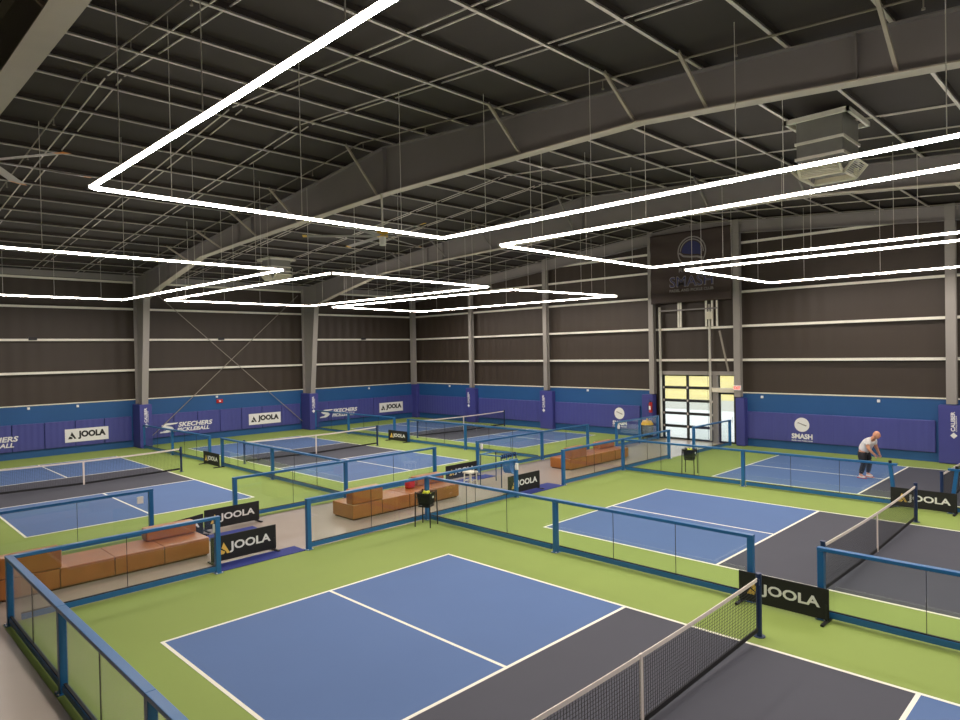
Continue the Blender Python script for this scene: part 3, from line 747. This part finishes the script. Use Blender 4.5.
def call_box(x, y, lb):
    b = MB(); b.box((x-.04, y-.035, .86), (x+.04, y+.035, 1.06)); b.box((x-.03, y+.035, .90), (x+.03, y+.06, 1.0))
    tag(b.build('call_box', M['white'], bevel=.008), lb, 'call box')
call_box(13.62, 6.40, 'small white call box on the fence post left of the blue stand')
call_box(11.24, 2.545, 'small white call box on the post beside the far blue mat')
call_box(21.86, 5.885, 'small white call box on the fence post left of the sectional door')

# red bag on the middle sofa
r = empty('red_bag', 'small red bag resting on the centre sofa behind the hopper', 'bag', (8.84, 4.70, .412), .3)
b = MB(); b.box((-.16, -.09, 0), (.16, .09, .24)); b.build('body', M['red'], r, bevel=.03)
b = MB()
for i in range(8):
    a = PI*i/8; a2 = PI*(i+1)/8; b.tube((.09*math.cos(a), 0, .235+.07*math.sin(a)), (.09*math.cos(a2), 0, .235+.07*math.sin(a2)), .01, 6)
b.build('handle', M['black'], r)

# fire extinguisher, vacuum, alarm, exit sign
r = empty('fire_extinguisher', 'red fire extinguisher mounted left of the sectional door', 'fire extinguisher', (WX-.62, 6.34, 1.3))
b = MB(); b.tube((0,0,0), (0,0,.46), .085, 16); b.ball((0,0,.46), .085, 16, 8, sc=(1,1,.6)); b.build('cylinder', M['red'], r)
b = MB(); b.tube((0,0,.5), (0,0,.56), .025, 10); b.bar((-.02,.0,.57), (-.14,0,.60), .025, .012); b.bar((-.02,0,.60), (-.13,0,.65), .025, .012); b.build('valve', M['black'], r)
b = MB(); b.tube((-.03,0,.55), (-.10,.08,.42), .012, 8); b.tube((-.10,.08,.42), (-.10,.08,.12), .012, 8); b.build('hose', M['black'], r)
MB().box((-.089, -.05, .14), (-.083, .05, .32)).build('label_plate', M['white'], r)
MB().box((.06, -.06, .05), (.11, .06, .5)).build('bracket', M['black'], r)
r = empty('floor_vacuum', 'yellow and black wheeled shop vacuum beside the sectional door', 'vacuum', (25.1, 6.38, 0), .5); r.scale = (1.25, 1.25, 1.4)
b = MB(); b.tube((0,0,.1), (0,0,.52), .22, 20, .24); b.build('drum', M['black'], r)
b = MB(); b.tube((0,0,.52), (0,0,.66), .25, 20, .16); b.box((-.14,-.03,.70), (.14,.03,.73)); b.box((-.14,-.03,.64), (-.11,.03,.72)); b.box((.11,-.03,.64), (.14,.03,.72)); b.build('lid', M['yellow'], r)
b = MB()
for i in range(16):
    a = 2*PI*i/16*.8; a2 = 2*PI*(i+1)/16*.8; b.tube((.26*math.cos(a), .26*math.sin(a), .45-.015*i), (.26*math.cos(a2), .26*math.sin(a2), .435-.015*i), .025, 8)
b.build('hose', M['gasket'], r)
for sx in (-1, 1):
    for sy in (-1, 1): b = MB(); b.tube((sx*.17-.02, sy*.17, .05), (sx*.17+.02, sy*.17, .05), .05, 12); b.tube((sx*.17, sy*.17, .05), (sx*.15, sy*.15, .12), .02, 8); b.build('caster', M['black'], r)
r = empty('fire_alarm', 'small red alarm horn on the blue wall band between columns', 'alarm', (12.05, WY-.17, 2.02))
MB().box((-.17, -.07, -.10), (.17, 0, .10)).build('body', M['red'], r, bevel=.01)
MB().box((-.05, -.085, -.04), (.05, -.07, .04)).build('strobe', M['white'], r)
r = empty('exit_sign', 'small lit exit sign with red letters right of the glazed door', 'exit sign', (WX-.54, 2.02, 2.50))
MB().box((0, -.17, 0), (.05, .17, .22)).build('housing', M['white'], r, bevel=.006)
M['exit_red'] = mat('lit_red_letters', (.7, .03, .02), .5, emit=(1, .05, .03), es=2.0)
text('lettering', 'EXIT', (-.001, .145, .05), (0,-1,0), (0,0,1), .29, .12, M['exit_red'], r, .004, .02)
r = MB().box((WX-.22, 2.3, 2.36), (WX-.05, 3.36, 2.56)).build('header_box', M['louver'], bevel=.01); tag(r, 'cream header box above the glazed door, left of the exit sign', 'header box')

# ---------------------------------------------------------------- ceiling fans
def fan(c, ztop, R, a0, label, nb=5, rod_mat='cable', hw=.1, bm='blade'):
    r = empty('ceiling_fan', label, 'ceiling fan', (c[0], c[1], c[2]), a0)
    b = MB(); b.tube((0,0,.15), (0,0,ztop-c[2]), .03, 10); b.build('downrod', M[rod_mat], r)
    b = MB(); b.tube((0,0,-.02), (0,0,.14), .16, 20); b.tube((0,0,.14), (0,0,.22), .09, 16); b.build('motor', M['yellow'], r)
    b = MB(); b.tube((0,0,-.26), (0,0,-.02), .09, 16, .10); b.build('motor_cap', M['white'], r)
    for k in range(nb):
        a = 2*PI*k/nb; d = Vector((math.cos(a), math.sin(a), 0)); e = Vector((-math.sin(a), math.cos(a), .18))
        P = d*.14; Q = d*(R-.12); b = MB()
        def sec(p): return [p-e*hw+Vector((0,0,-.004)), p-e*hw*.3+Vector((0,0,.014)), p+e*hw+Vector((0,0,.004)), p-e*hw*.3+Vector((0,0,-.012))]
        b.add(sec(P)+sec(Q), [(0,1,5,4),(1,2,6,5),(2,3,7,6),(3,0,4,7),(3,2,1,0),(4,5,6,7)]); bl = b.build('blade', M[bm], r)
        b = MB(); b.add(sec(Q+d*.002)+sec(d*R), [(0,1,5,4),(1,2,6,5),(2,3,7,6),(3,0,4,7),(3,2,1,0),(4,5,6,7)]); b.build('blade_tip', M['orange'] if 'corner' in label or 'left edge' in label else M['yellow'], bl)
    return r
fan((-1.70, 2.2, 7.65), 9.1, 1.5, math.atan2(-.99, .63), 'large ceiling fan at the left edge, blades with orange tips', 6, hw=.13)
fan((7.72, 4.3, 7.75), 8.95, 2.2, math.radians(262), 'large ceiling fan with yellow hub under the middle portal frame', 6, 'girt', .08, 'frame')  # blades take the darker frame grey: their unlit look is put into the colour

# ---------------------------------------------------------------- suspended air units
def air_unit(c, z0, z1, label, s=1.0, rz=0):
    r = empty('air_unit', label, 'air unit', (c[0], c[1], z0), rz)
    h = z1-z0; w = .62*s
    b = MB(); b.box((-w, -w*.85, .32), (w, w*.85, h)); b.build('duct', M['duct'], r, bevel=.01)
    b = MB()
    for z in (.34, h*.55): b.box((-w-.03, -w*.85-.03, z), (w+.03, w*.85+.03, z+.06))
    b.box((-w-.2, -w-.1, h-.10), (w+.2, -w-.04, h)); b.box((-w-.2, w+.04, h-.10), (w+.2, w+.1, h)); b.box((-w-.2, -w-.1, h-.1), (-w-.14, w+.1, h)); b.box((w+.14, -w-.1, h-.1), (w+.2, w+.1, h))
    b.build('flange_band', M['girt'], r)
    MB().box((-w*.85, -w*.7, .1), (w*.85, w*.7, .32)).build('plenum', M['duct'], r)
    for k in range(4):
        a = PI/2*k; d = Vector((math.cos(a), math.sin(a), 0)); t = Vector((-math.sin(a), math.cos(a), 0)); ww = w*.8
        n = (d+Vector((0,0,-.9))).normalized(); up = (Vector((0,0,1))+d*.9).normalized()
        o = d*w*.75+Vector((0,0,-.02)); b = MB()
        for (u0, u1, v0, v1) in ((-ww,ww,0,.04), (-ww,ww,.32,.36), (-ww,-ww+.05,0,.36), (ww-.05,ww,0,.36)): b.prism([(u0,v0),(u1,v0),(u1,v1),(u0,v1)], o, t, up, n, .05)
        for q in range(7):
            v = .06+.038*q; b.prism([(-ww,v),(ww,v),(ww,v+.012),(-ww,v+.012)], o, t, up, n, .04)
        b.build('louvre', M['louver'], r)
    return r
air_unit((12.1, -6.0), 8.12, roof(-6.9)-.02, 'large galvanised ceiling air unit with cream louvres at upper right', .88)
air_unit((12.0, 18.3), 8.05, roof(18.3)-.02, 'small distant ceiling air unit above the left row of lights', .8)

# ---------------------------------------------------------------- person
def skin_mesh(vd, edges, sub=2):
    names = list(vd); me = bpy.data.meshes.new('tmp')
    me.from_pydata([vd[n][0] for n in names], [(names.index(a), names.index(b)) for a, b in edges], [])
    o = bpy.data.objects.new('tmp', me); COL.objects.link(o)
    md = o.modifiers.new('skin', 'SKIN'); md.use_smooth_shade = True
    for i, n in enumerate(names):
        rr = vd[n][1]; rr = rr if isinstance(rr, tuple) else (rr, rr)
        me.skin_vertices[0].data[i].radius = rr
        me.skin_vertices[0].data[i].use_root = (i == 0)
    sb = o.modifiers.new('sub', 'SUBSURF'); sb.levels = sub; sb.render_levels = sub
    bpy.context.view_layer.update()
    m2 = bpy.data.meshes.new_from_object(o.evaluated_get(bpy.context.evaluated_depsgraph_get()))
    vs = [tuple(v.co) for v in m2.vertices]; fs = [tuple(p.vertices) for p in m2.polygons]
    bpy.data.objects.remove(o); bpy.data.meshes.remove(me); bpy.data.meshes.remove(m2)
    return vs, fs
pr = empty('person', 'person in white t-shirt and black shorts bending forward on the far right court', 'person', (21.0, -4.22, .007), math.atan2(-.97, -.22))
A = {'pelvis': ((0,0,.86), (.17,.16)), 'waist': ((.07,0,1.0), (.16,.14)), 'chest': ((.20,0,1.18), (.19,.15)), 'neck0': ((.29,0,1.31), .085), 'neck': ((.35,0,1.36), .066),
     'head0': ((.40,0,1.39), .08), 'head1': ((.43,0,1.44), .10), 'head2': ((.44,0,1.49), .08)}
E_ = [('pelvis','waist'), ('waist','chest'), ('chest','neck0'), ('neck0','neck'), ('neck','head0'), ('head0','head1'), ('head1','head2')]
arms = {1: [(.24,.20,1.27), (.28,.28,1.01), (.33,.36,.80), (.35,.37,.73)], -1: [(.24,-.20,1.27), (.30,-.25,1.01), (.42,-.12,.83), (.45,-.07,.77)]}
legs = {1: [(.0,.11,.84), (.12,.16,.48), (.04,.19,.10), (.18,.21,.04)], -1: [(0,-.11,.84), (.10,-.16,.48), (.0,-.19,.10), (.14,-.21,.04)]}
for s in (1, -1):
    a = arms[s]; l = legs[s]; t = str(s)
    for n, p, rr in (('sh', a[0], .085), ('el', a[1], .056), ('wr', a[2], .038), ('pa', a[3], (.042,.022)), ('hp', l[0], .125), ('kn', l[1], .075), ('an', l[2], .052), ('to', l[3], .04)): A[n+t] = (p, rr)
    E_ += [('chest','sh'+t), ('sh'+t,'el'+t), ('el'+t,'wr'+t), ('wr'+t,'pa'+t), ('pelvis','hp'+t), ('hp'+t,'kn'+t), ('kn'+t,'an'+t), ('an'+t,'to'+t)]
b = MB(); vs, fs = skin_mesh(A, E_); b.add(vs, fs, 0, True)
for s in (1, -1):
    p = Vector(arms[s][3])
    for k, (dy, ln) in enumerate(((-.028, .065), (-.010, .078), (.009, .072), (.026, .058))):
        q = p+Vector((.0, dy, -.01)); v, f = skin_mesh({'a': (q, .010), 'b': (q+Vector((.012, dy*.2, -ln*.6)), .009), 'c': (q+Vector((-.006, dy*.3, -ln)), .008)}, [('a','b'), ('b','c')], 1); b.add(v, f, 0, True)
    q = p+Vector((.02, -.0*s, .02)); v, f = skin_mesh({'a': (q, .012), 'b': (q+Vector((.035, -.02*s, -.02)), .011), 'c': (q+Vector((.045, -.02*s, -.055)), .009)}, [('a','b'), ('b','c')], 1); b.add(v, f, 0, True)
hc = Vector((.445, 0, 1.455))
b.ball(hc, .112, 20, 14, sc=(1.0,.80,1.16))
b.ball(hc+Vector((.108, 0, -.03)), .018, 8, 6, sc=(1.1,.8,1.3))
for s in (1, -1): b.ball(hc+Vector((-.01, s*.090, -.01)), .028, 8, 6, sc=(.8,.35,1.2))
body = b.build('body', M['skin'], pr)
b = MB()
for s in (1, -1): b.ball(hc+Vector((.098, s*.034, .01)), .011, 8, 6)
b.build('eye', M['black'], pr)
MB().box(hc+Vector((.085, -.025, -.072)), hc+Vector((.100, .025, -.064))).build('mouth', M['red'], pr)
b = MB(); b.ball(hc+Vector((-.028, 0, -.005)), .107, 16, 10, sc=(.88,.86,1.0)); b.build('hair', M['hair'], pr)
T_ = {'w': ((-.01,0,.84), (.225,.19)), 'c': ((.09,0,1.04), (.235,.195)), 'd': ((.19,0,1.17), (.245,.19)), 'n': ((.275,0,1.29), (.13,.11))}
Te = [('w','c'), ('c','d'), ('d','n')]
for s in (1, -1):
    a = arms[s]; T_['s'+str(s)] = (a[0], .115); T_['e'+str(s)] = (Vector(a[0]).lerp(Vector(a[1]), .75), .095); Te += [('d','s'+str(s)), ('s'+str(s),'e'+str(s))]
b = MB(); v, f = skin_mesh(T_, Te); b.add(v, f, 0, True); b.build('t_shirt', M['shirt'], pr)
T_ = {'p': ((.01,0,.86), (.235,.21)), 'u': ((.03,0,.98), (.19,.17))}; Te = [('p','u')]
for s in (1, -1):
    l = legs[s]; T_['h'+str(s)] = (l[0], .16); T_['k'+str(s)] = (Vector(l[0]).lerp(Vector(l[1]), .85), .125); Te += [('p','h'+str(s)), ('h'+str(s),'k'+str(s))]
b = MB(); v, f = skin_mesh(T_, Te); b.add(v, f, 0, True); b.build('shorts', M['cloth_black'], pr)
for s in (1, -1):
    l = legs[s]; b = MB(); v, f = skin_mesh({'a': (Vector(l[0]).lerp(Vector(l[1]), .6), .11), 'b': (l[1], .092), 'c': (Vector(l[1]).lerp(Vector(l[2]), .5), .086), 'd': (Vector(l[1]).lerp(Vector(l[2]), .92), .066)}, [('a','b'), ('b','c'), ('c','d')], 1)
    b.add(v, f, 0, True); b.build('legging', M['cloth_black'], pr)
    a, t = Vector(l[2]), Vector(l[3]); b = MB(); v, f = skin_mesh({'a': ((a.x-.05, a.y, .055), (.055,.05)), 'b': ((a.x+.06, a.y, .055), (.055,.045)), 'c': ((t.x+.02, t.y, .042), (.05,.035))}, [('a','b'), ('b','c')], 2)
    b.add(v, f, 0, True); sh = b.build('shoe', M['shoe'], pr)
    MB().box((a.x-.10, a.y-.048, .0), (t.x+.06, a.y+.05, .022)).build('sole', M['red'], sh, bevel=.01)
